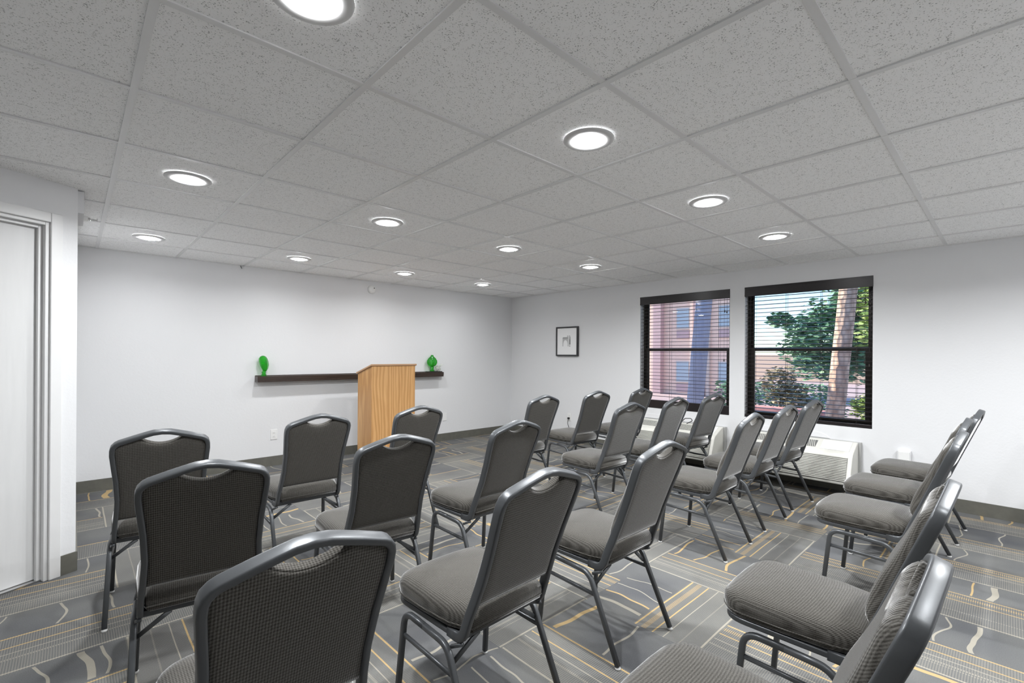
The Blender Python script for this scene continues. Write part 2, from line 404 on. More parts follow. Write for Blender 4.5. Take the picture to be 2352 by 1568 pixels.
# ------------------------------------------------------------------ windows
def window(n, y0, y1):
    z0, z1 = WZ; xf = XW+.095; xo = XW+.15
    bm = bmesh.new(); t = .032
    box(bm, (xf, y0, z0), (xo, y0+t, z1)); box(bm, (xf, y1-t, z0), (xo, y1, z1)); box(bm, (xf, y0+t, z0), (xo, y1-t, z0+t)); box(bm, (xf, y0+t, z1-t), (xo, y1-t, z1))
    w_ = struct('window_%d' % n, bm, 'bronze', bevel=.002)
    def sash(name, xa, xb, za, zb, tt):
        bm = bmesh.new(); a, b = y0+t, y1-t
        box(bm, (xa, a, za), (xb, a+tt, zb)); box(bm, (xa, b-tt, za), (xb, b, zb)); box(bm, (xa, a+tt, za), (xb, b-tt, za+tt)); box(bm, (xa, a+tt, zb-tt), (xb, b-tt, zb))
        s = obj(name, bm, 'bronze', w_, bevel=.0015)
        obj('pane', bx(((xa+xb)/2-.002, a+tt, za+tt), ((xa+xb)/2+.002, b-tt, zb-tt)), 'pane', s)
    sash('upper_sash', xf+.03, xf+.05, 1.365, z1-t, .022)
    sash('lower_sash', xf+.004, xf+.026, z0+t, 1.405, .040)
    bm = bmesh.new(); yc = (y0+y1)/2
    for yy in (y0+.22, y1-.22): box(bm, (xf-.006, yy-.03, 1.388), (xf+.01, yy+.03, 1.405))
    obj('sash_lock', bm, 'bronze', w_)
    bm = bx((XW-.006, y0-.01, z0-.016), (xf-.001, y1+.01, z0-.001))
    return w_
for i, (a, b) in enumerate(WIN): window(i+1, a, b)
def blind(y0, y1, label, zb, rail_h):
    t = thing('window_blind', label, 'blind', (XW+.03, (y0+y1)/2, WZ[1]), 0, 'dark horizontal blinds on the two windows')
    hw = (y1-y0)/2; L = lambda x, y, z: (x, y, z-WZ[1])
    bm = bx((-.034, -hw-.002, -.105), (-.024, hw+.002, -.001)); box(bm, (-.024, -hw+.004, -.045), (.03, hw-.004, -.003)); box(bm, (-.024, -hw-.002, -.105), (-.004, -hw+.006, -.001)); box(bm, (-.024, hw-.006, -.105), (-.004, hw+.002, -.001))
    box(bm, (-.037, -hw-.002, -.020), (-.034, hw+.002, -.004)); box(bm, (-.037, -hw-.002, -.100), (-.034, hw+.002, -.088))
    obj('headrail', bm, 'blind', t)
    bm = bmesh.new(); z = -.115; k = 0; ztop = z
    zs = []
    while z > zb + rail_h - WZ[1] + .02: zs.append(z); z -= .0435
    for z in zs:
        n_ = 6; pr = []
        for i in range(n_+1):
            s = i/n_-.5; pr.append((s*.050, .0030*(1-4*s*s)))
        dz = random.uniform(-.0008, .0008); tl = random.uniform(-.03, .03)
        prism(bm, [(x+.002, -hw+.008, z+zz+dz+x*tl) for x, zz in pr] + [(x+.002, -hw+.008, z+zz-.0026+dz+x*tl) for x, zz in reversed(pr)], (0, 2*hw-.016, 0))
    obj('slats', bm, 'blind', t)
    zr = zb - WZ[1]
    bm = bx((-.024, -hw+.006, zr), (.028, hw-.006, zr+rail_h)); obj('bottom_rail', bm, 'blind', t, bevel=.003)
    for yy in (-.45, -.155, .16, .47):
        bm = bmesh.new()
        tube(bm, [(-.0235, yy, -.1), (-.0235, yy, zr+rail_h)], .0012, 8); tube(bm, [(.028, yy, -.1), (.028, yy, zr+rail_h)], .0012, 8)
        tube(bm, [(.002, yy+.012, -.1), (.002, yy+.012, zr+rail_h)], .0009, 8)
        obj('ladder_cord', bm, 'cord', t)
    for yy, zz in ((-hw+.055, -.235), (-hw+.03, -.245), (-hw+.06, -.80), (-hw+.025, -.83)):
        bm = bmesh.new(); tube(bm, [(-.033, yy, -.1), (-.033, yy, zz)], .0011, 8)
        lathe(bm, [(0, 0), (.003, -.002), (.006, -.016), (.0065, -.03), (0, -.032)], (-.033, yy, zz), 10)
        obj('pull_cord', bm, 'cord', t)
blind(*WIN[0], 'dark slatted blind on the window nearer the room corner, with a deep bottom rail', .632, .10)
blind(*WIN[1], 'dark slatted blind on the wider-looking window with the sunlit tree trunk behind', .634, .03)

# ------------------------------------------------------------------ ceiling lights
LEVEL = {5.5: .27, 2.5: .76, -3.5: 1.0}     # row power factors, tuned to balance the light in the room
def ceiling_light(a, b, label, proto=[None]):
    loc = ((a)*T, b*T, HC)
    t = thing('ceiling_light', label, 'ceiling light', loc, 0, 'round recessed downlights in the ceiling')
    if proto[0] is None:
        bm = lathe(bmesh.new(), [(.112, .0), (.113, -.003), (.108, -.007), (.098, -.009), (.085, -.009), (.060, -.007), (.058, .0)], seg=48)
        ring = obj('trim_ring', bm, 'lamp_trim', t, smooth=True)
        bm = lathe(bmesh.new(), [(.058, -.005), (.056, -.009), (.047, -.014), (.028, -.018), (0, -.019)], seg=40)
        lens = obj('lens', bm, 'lens', t, smooth=True)
        l = bpy.data.lights.new('lamp', 'AREA'); l.shape = 'DISK'; l.size = .088; l.energy = LAMP_W; l.spread = math.radians(158); l.color = (.965, .985, 1.0)
        lo = bpy.data.objects.new('lamp', l); COL.objects.link(lo); lo.parent = t; lo.location = (0, 0, -.0205)
        proto[0] = (ring, lens, lo)
    else:
        for s in proto[0]:
            c = s.copy(); COL.objects.link(c); c.parent = t
            if s.type == 'LIGHT': c.data = s.data.copy(); c.data.energy = LAMP_W*LEVEL.get(b, 1.0)*(.88 if a < 1 else .72 if a > 6 else 1)*({2.5: .4, 4.5: 1.2, 6.5: 1.5}[a] if b < -3 else 1)
rowname = {-.5: 'row nearest the camera', 2.5: 'middle row', 5.5: 'row nearest the shelf wall'}
LN = {(.5, -.5): 'largest downlight, cut by the top edge of the photo', (2.5, -.5): 'large downlight above the middle of the room, near a grid crossing', (4.5, -.5): 'downlight between the big central one and the windows', (6.5, -.5): 'downlight closest to the right-hand window',
      (.5, 2.5): 'downlight nearest the doorway wall, large oval at the left', (2.5, 2.5): 'downlight in the middle row, above and left of the lectern', (4.5, 2.5): 'downlight in the middle row, above the room corner and two bright spots', (6.5, 2.5): 'downlight in the middle row nearest the framed picture',
      (.5, 5.5): 'small downlight beside the sprinkler, at the far left near the shelf wall', (2.5, 5.5): 'small downlight near the shelf wall, above the green ornament at the left end', (4.5, 5.5): 'small downlight near the shelf wall, above the lectern and smoke detector', (6.5, 5.5): 'smallest downlight, deepest in the room by the far corner'}
for a in (2.5, 4.5, 6.5): LN[(a, -3.5)] = 'fill downlight added behind the camera, ' + {2.5: 'first', 4.5: 'second', 6.5: 'last'}[a] + ' from the doorway side'  # unseen lamps added to brighten the right wall and near chairs
for (a, b), l in LN.items(): ceiling_light(a, b, 'white round ' + l)

# ------------------------------------------------------------------ chairs
def plane_y(z): return -(z-.395)*.372
def outer_w(z):
    tab = [(.36, .201), (.45, .193), (.60, .181), (.70, .184), (.80, .193), (.845, .196), (.868, .193), (.886, .180), (.897, .160), (.915, .105), (.930, .055), (.938, 0)]
    for (z0_, w0_), (z1_, w1_) in zip(tab, tab[1:]):
        if z <= z1_: return w0_+(w1_-w0_)*(z-z0_)/(z1_-z0_)
    return 0
TW, TD = .0195, .034
def make_chair():
    t = bpy.data.objects.new('banquet_chair', None); COL.objects.link(t); t.empty_display_size = .1
    nb = Vector((0, -1, -.372)).normalized()      # rear-facing normal of the back plane
    ins = TW/2
    # back frame : uprights and arch, ending in the bend under the seat
    half = []
    for z, w in ((.938, 0), (.9345, .035), (.927, .063), (.914, .107), (.896, .162), (.888, .176), (.874, .1885), (.856, .194), (.83, .195), (.78, .191), (.70, .184), (.60, .181), (.52, .186), (.46, .193)):
        half.append((w, z))
    inn = []
    for i, (w, z) in enumerate(half):
        a = half[max(i-1, 0)]; b = half[min(i+1, len(half)-1)]
        if i == 0: a = (-half[1][0], half[1][1])
        dx, dz = b[0]-a[0], b[1]-a[1]; l = math.hypot(dx, dz); nx, nz = dz/l, -dx/l   # inward
        inn.append((w+nx*ins, z+nz*ins))
    right = [Vector((w, plane_y(z), z)) for w, z in inn]
    tail = fillet([right[-1], Vector((.187, plane_y(.383), .378)), Vector((.187, .075, .380))], .05, 8)
    right = right + tail[1:]
    left = [Vector((-p_.x, p_.y, p_.z)) for p_ in right[1:]]
    path = left[::-1] + right
    k = len(left)
    bm = bmesh.new()
    sweep(bm, path, TW, TD, _n_at_start(path, k, nb), nseg=3)
    obj('back_frame', bm, 'steel', t, smooth=True)
    # seat rail: round the seat under the cushion
    rp = fillet([(.187, .07, .380), (.201, .385, .386), (-.201, .385, .386), (-.187, .07, .380)], [.07, .07], 8)
    bm = bmesh.new(); sweep(bm, rp, .018, .020, (0, 0, 1), nseg=3); box(bm, (-.185, .0, .387), (.185, .36, .394)); box(bm, (-.18, .012, .368), (.18, .03, .386))
    obj('seat_rail', bm, 'steel', t, smooth=False)
    # seat cushion
    def outline(off):
        pts = [(-.165+off*.8, -.022+off), (-.172+off, .0+off*.95), (-.196+off, .07+off*.6), (-.207+off, .20), (-.210+off, .315)]
        pts2 = []
        cx, cy, r = -.210+.085, .405-.085, .085
        for i in range(9):
            a = PI - i/8*PI/2; pts2.append((cx+(r-off)*math.cos(a), cy+(r-off)*math.sin(a)))
        full = pts + pts2 + [(-.06, .409-off)]
        return full + [(-x, y) for x, y in reversed(full)]
    bm = bmesh.new(); rings = []
    prof = [(.030, .3945), (.010, .3945), (.002, .400), (0, .410), (-.003, .428), (-.002, .445), (.004, .458), (.013, .467), (.028, .474), (.050, .478)]
    for off, z in prof:
        rings.append([bm.verts.new((x, y, z + (.006*(1-((x/.2)**2)) if z > .46 else 0) - (.010*max(0, (y-.33)/.08)**2 if z > .46 else 0))) for x, y in outline(off)])
    m_ = len(rings[0])
    for a, b in zip(rings, rings[1:]):
        for i in range(m_): bm.faces.new((a[i], a[(i+1) % m_], b[(i+1) % m_], b[i]))
    bm.faces.new(rings[0][::-1])
    for f_ in (.8, .55, .28):
        base_ = rings[len(prof)-1]
        rings.append([bm.verts.new((v_.co.x*f_, .19+(v_.co.y-.19)*f_, .4905-(.4905-v_.co.z)*f_**3)) for v_ in base_])
        for i in range(m_): bm.faces.new((rings[-2][i], rings[-2][(i+1) % m_], rings[-1][(i+1) % m_], rings[-1][i]))
    c = bm.verts.new((0, .19, .4905))
    for i in range(m_): bm.faces.new((rings[-1][i], rings[-1][(i+1) % m_], c))
    s = obj('seat', bm, 'fabric', t, smooth=True)
    ring = [Vector((x*1.004, y*1.002+.0002, .4155)) for x, y in outline(-.0015)]
    bm = bmesh.new(); sweep(bm, ring, .005, .005, (0, 0, 1), rc=.0024, closed=True, nseg=2)
    obj('piping', bm, 'fabric', s, smooth=True)
    # backrest : fabric rear panel plus bulging front cushion
    NX, NZ = 28, 30
    zb_ = .496
    def tops(x):
        ax = abs(x)
        lo, hi = .5, .938
        for _ in range(30):
            md = (lo+hi)/2
            if outer_w(md) > ax+.0005 and md < .938 or md < .85: lo = md
            else: hi = md
        z = lo - .019
        if ax < .095: z = min(z, .864 + .040*(ax/.095)**2)
        return min(z, .938-.022)
    def pw(z): return outer_w(z) - TW + .003
    def grid(front):
        vs = []
        for j in range(NZ+1):
            vv = j/NZ; rowv = []
            for i in range(NX+1):
                uu_ = i/NX*2-1
                s_ = math.copysign(1-(1-abs(uu_))**1.25, uu_) if abs(uu_) > .0 else 0
                xw = s_*.178
                zt = tops(xw*.985); z = zb_+(zt-zb_)*(1-(1-vv)**1.15)
                lim = pw(min(z, .845)); x = s_*min(lim, .178) if z < .845 else s_*min(pw(.845), .178)
                ex = max(0, 1-abs(s_)); ez = min((z-zb_)/.04, 1); et = min((zt-z)/.055, 1)
                k1 = (1-(1-min(ex/.22, 1))**2.2)**.5 if ex < .22 else 1
                k2 = (1-(1-max(0, ez))**2)**.5; k3 = (1-(1-max(0, et))**2)**.5
                b_ = k1*k2*k3
                if front: d_ = .008 + b_*(.030 + .012*math.exp(-((z-.60)/.09)**2))
                else: d_ = -.006 - b_*.006
                rowv.append((x, z, d_))
            vs.append(rowv)
        return vs
    fg, rg = grid(True), grid(False)
    bm = bmesh.new()
    def pos(x, z, d_): return Vector((x, plane_y(z), z)) - nb*d_
    F_ = [[bm.verts.new(pos(*p_)) for p_ in r_] for r_ in fg]; R_ = [[bm.verts.new(pos(*p_)) for p_ in r_] for r_ in rg]
    for G in (F_, R_):
        for j in range(NZ):
            for i in range(NX): bm.faces.new((G[j][i], G[j][i+1], G[j+1][i+1], G[j+1][i]))
    for j in range(NZ):
        for i in (0, NX): bm.faces.new((F_[j][i], F_[j+1][i], R_[j+1][i], R_[j][i]))
    for i in range(NX):
        for j in (0, NZ): bm.faces.new((F_[j][i], F_[j][i+1], R_[j][i+1], R_[j][i]))
    bk = obj('backrest', bm, 'fabric', t, smooth=True)
    # grip edge lining under the arch
    bm = bmesh.new()
    pp = [pos(-.088+.176*i/12, min(tops(-.088+.176*i/12), .914)-.001, .010) for i in range(13)]
    sweep(bm, pp, .010, .026, nb, rc=.0048, nseg=3); obj('grip_roll', bm, 'fabric', bk, smooth=True)
    # legs: each side is one bent tube, halved at the middle of its top rail
    for s in (-1, 1):
        fl = fillet([(s*.206, .19, .3525), (s*.206, .315, .357), (s*.219, .347, .012)], .055, 8)
        bm = bmesh.new(); sweep(bm, fl, .021, .021, (0, 0, 1), nseg=3)
        l = obj('leg', bm, 'steel', t, smooth=True); obj('foot_glide', lathe(bmesh.new(), [(0, 0), (.012, 0), (.0125, .008), (.006, .012), (0, .0125)], (s*.219, .347, 0), 14), 'glide', l, smooth=True)
        rl = fillet([(s*.206, .19, .3525), (s*.206, .058, .346), (s*.213, -.098, .012)], .075, 8)
        bm = bmesh.new(); sweep(bm, rl, .021, .021, (0, 0, 1), nseg=3)
        l = obj('leg', bm, 'steel', t, smooth=True); obj('foot_glide', lathe(bmesh.new(), [(0, 0), (.012, 0), (.0125, .008), (.006, .012), (0, .0125)], (s*.213, -.098, 0), 14), 'glide', l, smooth=True)
        bm = bmesh.new(); sweep(bm, [(s*.209, .322, .272), (s*.209, .020, .262)], .013, .016, (0, 0, 1), rc=.005); obj('stretcher', bm, 'steel', t, smooth=True)
        bm = bmesh.new(); sweep(bm, [(s*.2, .040, .290), (s*.10, .022, .366)], .010, .016, (0, 0, 1), rc=.003); sweep(bm, [(s*.2, .045, .345), (s*.188, .0, .366)], .012, .012, (0, 0, 1), rc=.003); obj('brace', bm, 'steel', t, smooth=True)
    return t
def _n_at_start(path, k, nb):
    # transport the normal back from the apex to the first point
    N = Vector(nb); pt = (path[k+1]-path[k-1]).normalized()
    for i in range(k-1, -1, -1):
        t_ = (path[i+1]-path[max(i-1, 0)]).normalized(); N = pt.rotation_difference(t_) @ N; pt = t_
    return N
def copy_tree(o, parent=None):
    c = o.copy(); COL.objects.link(c); c.parent = parent
    if parent is not None: c.matrix_parent_inverse = o.matrix_parent_inverse.copy()
    for ch in o.children: copy_tree(ch, c)
    return c
CH = [  # x, y, heading, label
 (.177, 1.351, -.12, 'front row, left block, beside the doorway wall'),
 (.202, .451, -.136, 'second row, left block, behind the leftmost front-row chair'),
 (.200, -.442, -.023, 'third row, left block, its back largest in the photo'),
 (.940, 1.435, -.022, 'front row, left block, middle of three, left of the lectern'),
 (.940, .484, -.080, 'second row, left block, middle of three, overlapping the lectern foot'),
 (1.646, 1.440, -.009, 'front row, left block, aisle seat, its hand hole showing the lectern'),
 (1.665, .470, .028, 'second row, left block, aisle seat with its seat fully in view'),
 (.956, -.388, .025, 'third row, left block, middle of three, large in the lower centre'),
 (1.717, -.396, -.012, 'third row, left block, aisle seat at the centre of the photo'),
 (2.998, 1.477, -.028, 'front row, right block, aisle seat below the room corner'),
 (3.816, 1.479, -.087, 'front row, right block, middle of three, under the framed picture'),
 (4.558, 1.410, -.067, 'front row, right block, window side'),
 (3.057, .610, -.045, 'second row, right block, aisle seat with its seat fully in view'),
 (3.795, .606, -.050, 'second row, right block, middle of three, against the left window blind'),
 (4.477, .559, -.116, 'second row, right block, beside the left air conditioner'),
 (3.077, -.279, .007, 'third row, right block, aisle seat'),
 (3.824, -.271, -.034, 'third row, right block, middle of three, under the right window'),
 (4.502, -.278, -.090, 'third row, right block, window side, in front of the right air conditioner'),
 (1.751, -1.287, .015, 'fourth row, left block, aisle seat seen from its side'),
 (.973, -1.314, .02, 'fourth row, cut by the bottom edge, front and arch in view'),
 (3.097, -1.246, -.017, 'fourth row, right block, nearest of the three side-on seats'),
 (3.832, -1.234, -.018, 'fourth row, right block, middle of the three side-on seats'),
 (4.562, -1.267, -.051, 'fourth row, right block, against the plain wall'),
]
chair = make_chair()
for i, (x, y, a, l) in enumerate(CH):
    c = chair if i == 0 else copy_tree(chair)
    c.location = (x, y, 0); c.rotation_euler = (0, 0, a)
    tag(c, 'grey banquet chair, ' + l, 'chair', 'banquet chairs in rows facing the lectern')

# ------------------------------------------------------------------ lectern
LX0, LX1, LY0, LY1 = 2.262, 2.815, 3.22, 3.565; LZF, LZB = 1.165, 1.072
t = thing('lectern', 'oak veneer lectern with a sloping top, standing in front of the dark shelf', 'lectern', ((LX0+LX1)/2, (LY0+LY1)/2, 0))
hx, hy = (LX1-LX0)/2, (LY1-LY0)/2
obj('front_panel', bx((-hx, -hy, 0), (hx, -hy+.019, LZF)), 'oak', t, bevel=.0015)
for s in (-1, 1):
    x0, x1 = (-hx+.0005, -hx+.019) if s < 0 else (hx-.019, hx-.0005)
    bm = prism(bmesh.new(), [(x0, -hy+.0195, 0), (x0, hy, 0), (x0, hy, LZB), (x0, -hy+.0195, LZF-.003)], (x1-x0, 0, 0)); obj('side_panel', bm, 'oak', t, bevel=.0015)
for z in (.12, .62): obj('shelf_board', bx((-hx+.0195, -hy+.02, z), (hx-.0195, hy-.02, z+.018)), 'oak', t)
sl = (LZB-LZF)/(2*hy)
bm = prism(bmesh.new(), [(-hx-.014, -hy-.014, LZF+.001-.014*sl), (-hx-.014, hy+.016, LZB+.001+.016*sl), (-hx-.014, hy+.016, LZB+.021+.016*sl), (-hx-.014, -hy-.014, LZF+.021-.014*sl)], (2*hx+.028, 0, 0))
obj('top_board', bm, 'oak_edge', t, bevel=.003, label='sloping reading board with a darker edge')
bm = prism(bmesh.new(), [(-hx+.03, hy+.002, LZB+.021), (-hx+.03, hy+.014, LZB+.019), (-hx+.03, hy+.014, LZB+.034), (-hx+.03, hy+.002, LZB+.036)], (2*hx-.06, 0, 0)); obj('book_ledge', bm, 'oak_edge', t)

# ------------------------------------------------------------------ wall shelf and what stands on it
t = thing('wall_shelf', 'long dark wood floating shelf on the far wall behind the lectern', 'shelf', (2.6, YW, .976))
bm = bx((-1.252, -.11, 0), (1.258, -.0005, .018)); box(bm, (-1.252, -.11, .018), (1.258, -.094, .066)); box(bm, (-1.252, -.016, .018), (1.258, -.0005, .074)); box(bm, (-1.252, -.094, .018), (1.258, -.016, .0655))
obj('ledge', bm, 'dark_wood', t, bevel=.002)
bm = bx((1.2585, -.06, .02), (1.30, -.001, .06)); obj('end_bracket', bm, 'unit_grey', t, bevel=.002, label='small grey end bracket')
SZ = .976+.0655
def blob(prof, c, flat=1.0, ripple=0.0, nr=7, seg=40, tilt=0):
    bm = lathe(bmesh.new(), prof, (0, 0, 0), seg)
    for v_ in bm.verts:
        a = math.atan2(v_.co.y, v_.co.x); k_ = 1+ripple*math.cos(nr*a)*min(1, v_.co.z/.08)
        v_.co.x = v_.co.x*k_ + tilt*math.sin(v_.co.z*22)*.01; v_.co.y *= k_*flat; v_.co += Vector(c)
    return bm
t = thing('glass_ornament', 'tall green glass ornament standing on the left end of the dark shelf', 'ornament', (1.425, YW-.055, SZ+.0005), 0, 'green glass ornaments on the wall shelf')
obj('base', blob([(0, 0), (.030, 0), (.032, .008), (.020, .026), (.024, .045), (.016, .058), (0, .060)], (0, 0, 0), .9, .10, 5), 'green_glass', t, smooth=True)
obj('bulb', blob([(0, .050), (.018, .055), (.034, .085), (.047, .125), (.050, .165), (.044, .200), (.030, .222), (.014, .231), (0, .233)], (0, 0, 0), .8, .06, 5, tilt=1), 'green_glass', t, smooth=True)
t = thing('glass_ornament', 'ribbed green glass ornament on the right end of the dark shelf, on a black plinth', 'ornament', (3.690, YW-.055, SZ+.0135), 0, 'green glass ornaments on the wall shelf')
obj('base', blob([(0, 0), (.036, 0), (.037, .010), (.022, .030), (.030, .052), (.018, .070), (0, .072)], (0, 0, 0), .9, .12, 6), 'green_glass', t, smooth=True)
obj('bulb', blob([(0, .060), (.020, .064), (.055, .085), (.074, .120), (.072, .155), (.052, .190), (.028, .212), (.018, .225), (.020, .236), (0, .238)], (0, 0, 0), .7, .16, 8, 64), 'green_glass', t, smooth=True)
tag(obj('plinth', bx((3.60, YW-.092, SZ), (3.845, YW-.018, SZ+.012)), 'black_plastic', bevel=.002), 'flat black plinth on the right end of the dark shelf, under the ornaments', 'plinth')
t = thing('glass_figurine', 'small clear glass figurine right of the ribbed green ornament on the shelf', 'figurine', (3.80, YW-.055, SZ+.0125))
bm = bmesh.new(); bmesh.ops.create_uvsphere(bm, u_segments=24, v_segments=14, radius=1, matrix=Matrix.Translation((-.005, 0, .042)) @ Matrix.Rotation(.5, 4, 'Y') @ Matrix.Diagonal((.052, .026, .030, 1)))
obj('body', bm, 'clear_glass', t, smooth=True)
bm = bmesh.new(); bmesh.ops.create_uvsphere(bm, u_segments=20, v_segments=12, radius=1, matrix=Matrix.Translation((.050, 0, .088)) @ Matrix.Rotation(-.5, 4, 'Y') @ Matrix.Diagonal((.036, .016, .013, 1)))
obj('upper_lobe', bm, 'clear_glass', t, smooth=True)
obj('stem', lathe(bmesh.new(), [(0, 0), (.026, 0), (.026, .005), (.006, .010), (.007, .03), (0, .032)], (0, 0, 0), 20), 'clear_glass', t, smooth=True)

# ------------------------------------------------------------------ small wall and ceiling fittings
t = thing('smoke_detector', 'round white smoke detector high on the far wall above the shelf', 'smoke detector', (2.757, YW, 2.163))
obj('housing', lathe(bmesh.new(), [(0, 0), (.056, 0), (.056, -.012), (.050, -.026), (.034, -.034), (0, -.036)], (0, -.0003, 0), 32, 'Y'), 'white_plastic', t, smooth=True)
obj('sensor', lathe(bmesh.new(), [(0, 0), (.007, 0), (.007, -.004), (0, -.005)], (.022, -.034, .016), 12, 'Y'), 'slot', t)
t = thing('sprinkler', 'white pipe with a chrome sprinkler head beside the doorway wall near the ceiling', 'sprinkler', (XL, 2.55, 2.178))
bm = lathe(bmesh.new(), [(0, .0003), (.036, .0003), (.033, .006), (.022, .016), (.0175, .024), (.0175, .05), (0, .05)], (0, 0, 0), 24, 'X'); obj('pipe', bm, 'white_plastic', t, smooth=True)
bm = lathe(bmesh.new(), [(0, .05), (.011, .05), (.011, .062), (.005, .064), (.005, .078), (0, .078)], (0, 0, 0), 12, 'X')
tube(bm, fillet([(.062, -.009, 0), (.078, -.012, 0), (.094, -.002, 0)], .006, 4), .0022, 8); tube(bm, fillet([(.062, .009, 0), (.078, .012, 0), (.094, .002, 0)], .006, 4), .0022, 8)
obj('head', bm, 'chrome', t, label='chrome sprinkler body')
obj('deflector', bx((.094, -.012, -.006), (.098, .012, .010)), 'chrome', t)
tag(obj('wire_stub', tube(bmesh.new(), fillet([(1.195, YW-.004, HC-.001), (1.20, YW-.012, HC-.02), (1.207, YW-.01, HC-.032)], .006, 4), .003, 8), 'black_plastic', smooth=True), 'tiny black wire end poking out between ceiling and far wall', 'wire')
def plate(t, f, slots=True):
    """f maps (across, out, up) to local"""
    def bb(bm, a, b):
        box(bm, f(*a), f(*b)); return bm
    obj('cover_plate', bb(bmesh.new(), (-.036, .0003, -.058), (.036, .006, .058)), 'white_plastic', t, bevel=.002)
    if slots:
        for s in (-1, 1):
            r = obj('receptacle', bb(bmesh.new(), (-.017, .006, s*.021-.015), (.017, .008, s*.021+.015)), 'white_plastic', t, bevel=.001)
            bm = bmesh.new(); bb(bm, (-.008, .008, s*.021-.003), (-.006, .0084, s*.021+.006)); bb(bm, (.006, .008, s*.021-.003), (.008, .0084, s*.021+.006)); bb(bm, (-.002, .008, s*.021-.011), (.002, .0084, s*.021-.007))
            obj('slots', bm, 'slot', r)
FF = lambda a, o_, u_: (a, -o_, u_)
FR = lambda a, o_, u_: (-o_, a, u_)
t = thing('wall_outlet', 'white duplex wall outlet on the far wall below the left half of the shelf', 'outlet', (1.552, YW, .361), 0, 'white wall outlets'); plate(t, FF)
t = thing('wall_outlet', 'white wall plate on the far wall near the room corner, right of the lectern', 'outlet', (3.956, YW, .358), 0, 'white wall outlets'); plate(t, FF, False)
t = thing('wall_outlet', 'white outlet under the framed picture with a black plug in it', 'outlet', (XW, 2.938, .371), 0, 'white wall outlets'); plate(t, FR)
t = thing('power_plug', 'black power plug with a thin hanging cord in the outlet under the picture', 'plug', (XW-.009, 2.938, .352))
bm = bx((-.028, -.014, -.014), (0, .014, .014)); obj('plug_body', bm, 'black_plastic', t, bevel=.004)
obj('cord', tube(bmesh.new(), fillet([(-.02, 0, -.01), (-.03, .004, -.07), (-.012, -.012, -.16), (-.008, .0, -.335)], .03, 6), .004, 8), 'black_plastic', t, smooth=True)
t = thing('outlet_box', 'white surface mounted outlet box on the right wall behind the far right chairs', 'outlet box', (XW, -.958, .41))
obj('housing', bx((-.045, -.045, -.06), (-.0003, .048, .058)), 'wall', t, bevel=.004)
obj('cover_plate', bx((-.050, -.038, -.05), (-.0452, .041, .048)), 'white_plastic', t, bevel=.002)

# ------------------------------------------------------------------ framed picture
t = thing('framed_picture', 'small black framed print of an arched building on the window wall', 'picture', (XW, 2.98, 1.512))
hw, hh, D = .212, .223, .034
bm = bmesh.new(); k = .022
box(bm, (-D, -hw, -hh), (-.0005, -hw+k, hh)); box(bm, (-D, hw-k, -hh), (-.0005, hw, hh)); box(bm, (-D, -hw+k, -hh), (-.0005, hw-k, -hh+k)); box(bm, (-D, -hw+k, hh-k), (-.0005, hw-k, hh))
obj('frame', bm, 'picture_frame', t, bevel=.002)
pr = obj('print', bx((-.024, -hw+k, -hh+k), (-.004, hw-k, hh-k)), 'print', t)
bm = bmesh.new()
def ip(a, z): return (-.0243, -a, z)      # a: rightwards seen from the room (towards -y)
def quad(bm, a0, a1, z0, z1, mi=0):
    bm.faces.new([bm.verts.new(ip(*c)) for c in ((a0, z0), (a1, z0), (a1, z1), (a0, z1))]).material_index = mi
def arc_z(a):
    k_ = 1-((a+.028)/.040)**2
    return -.075 if k_ <= 0 else -.035+.055*math.sqrt(k_)
for q_ in range(22):
    a_ = -.085+q_*.109/22; quad(bm, a_, a_+.109/22, arc_z(a_+.109/44), .045, 1)
for a0, a1, z0, z1, mi in ((-.085, .024, .045, .058, 0), (-.075, .015, .058, .066, 1), (.008, .020, .058, .088, 0), (.034, .046, -.075, .088, 1), (.046, .075, .03, .06, 1), (.046, .072, -.05, .03, 0), (.05, .058, .06, .09, 0), (.04, .07, -.078, -.062, 1), (.066, .074, .06, .075, 1)): quad(bm, a0, a1, z0, z1, mi)
obj('drawing', bm, ['ink', 'ink_light'], pr)

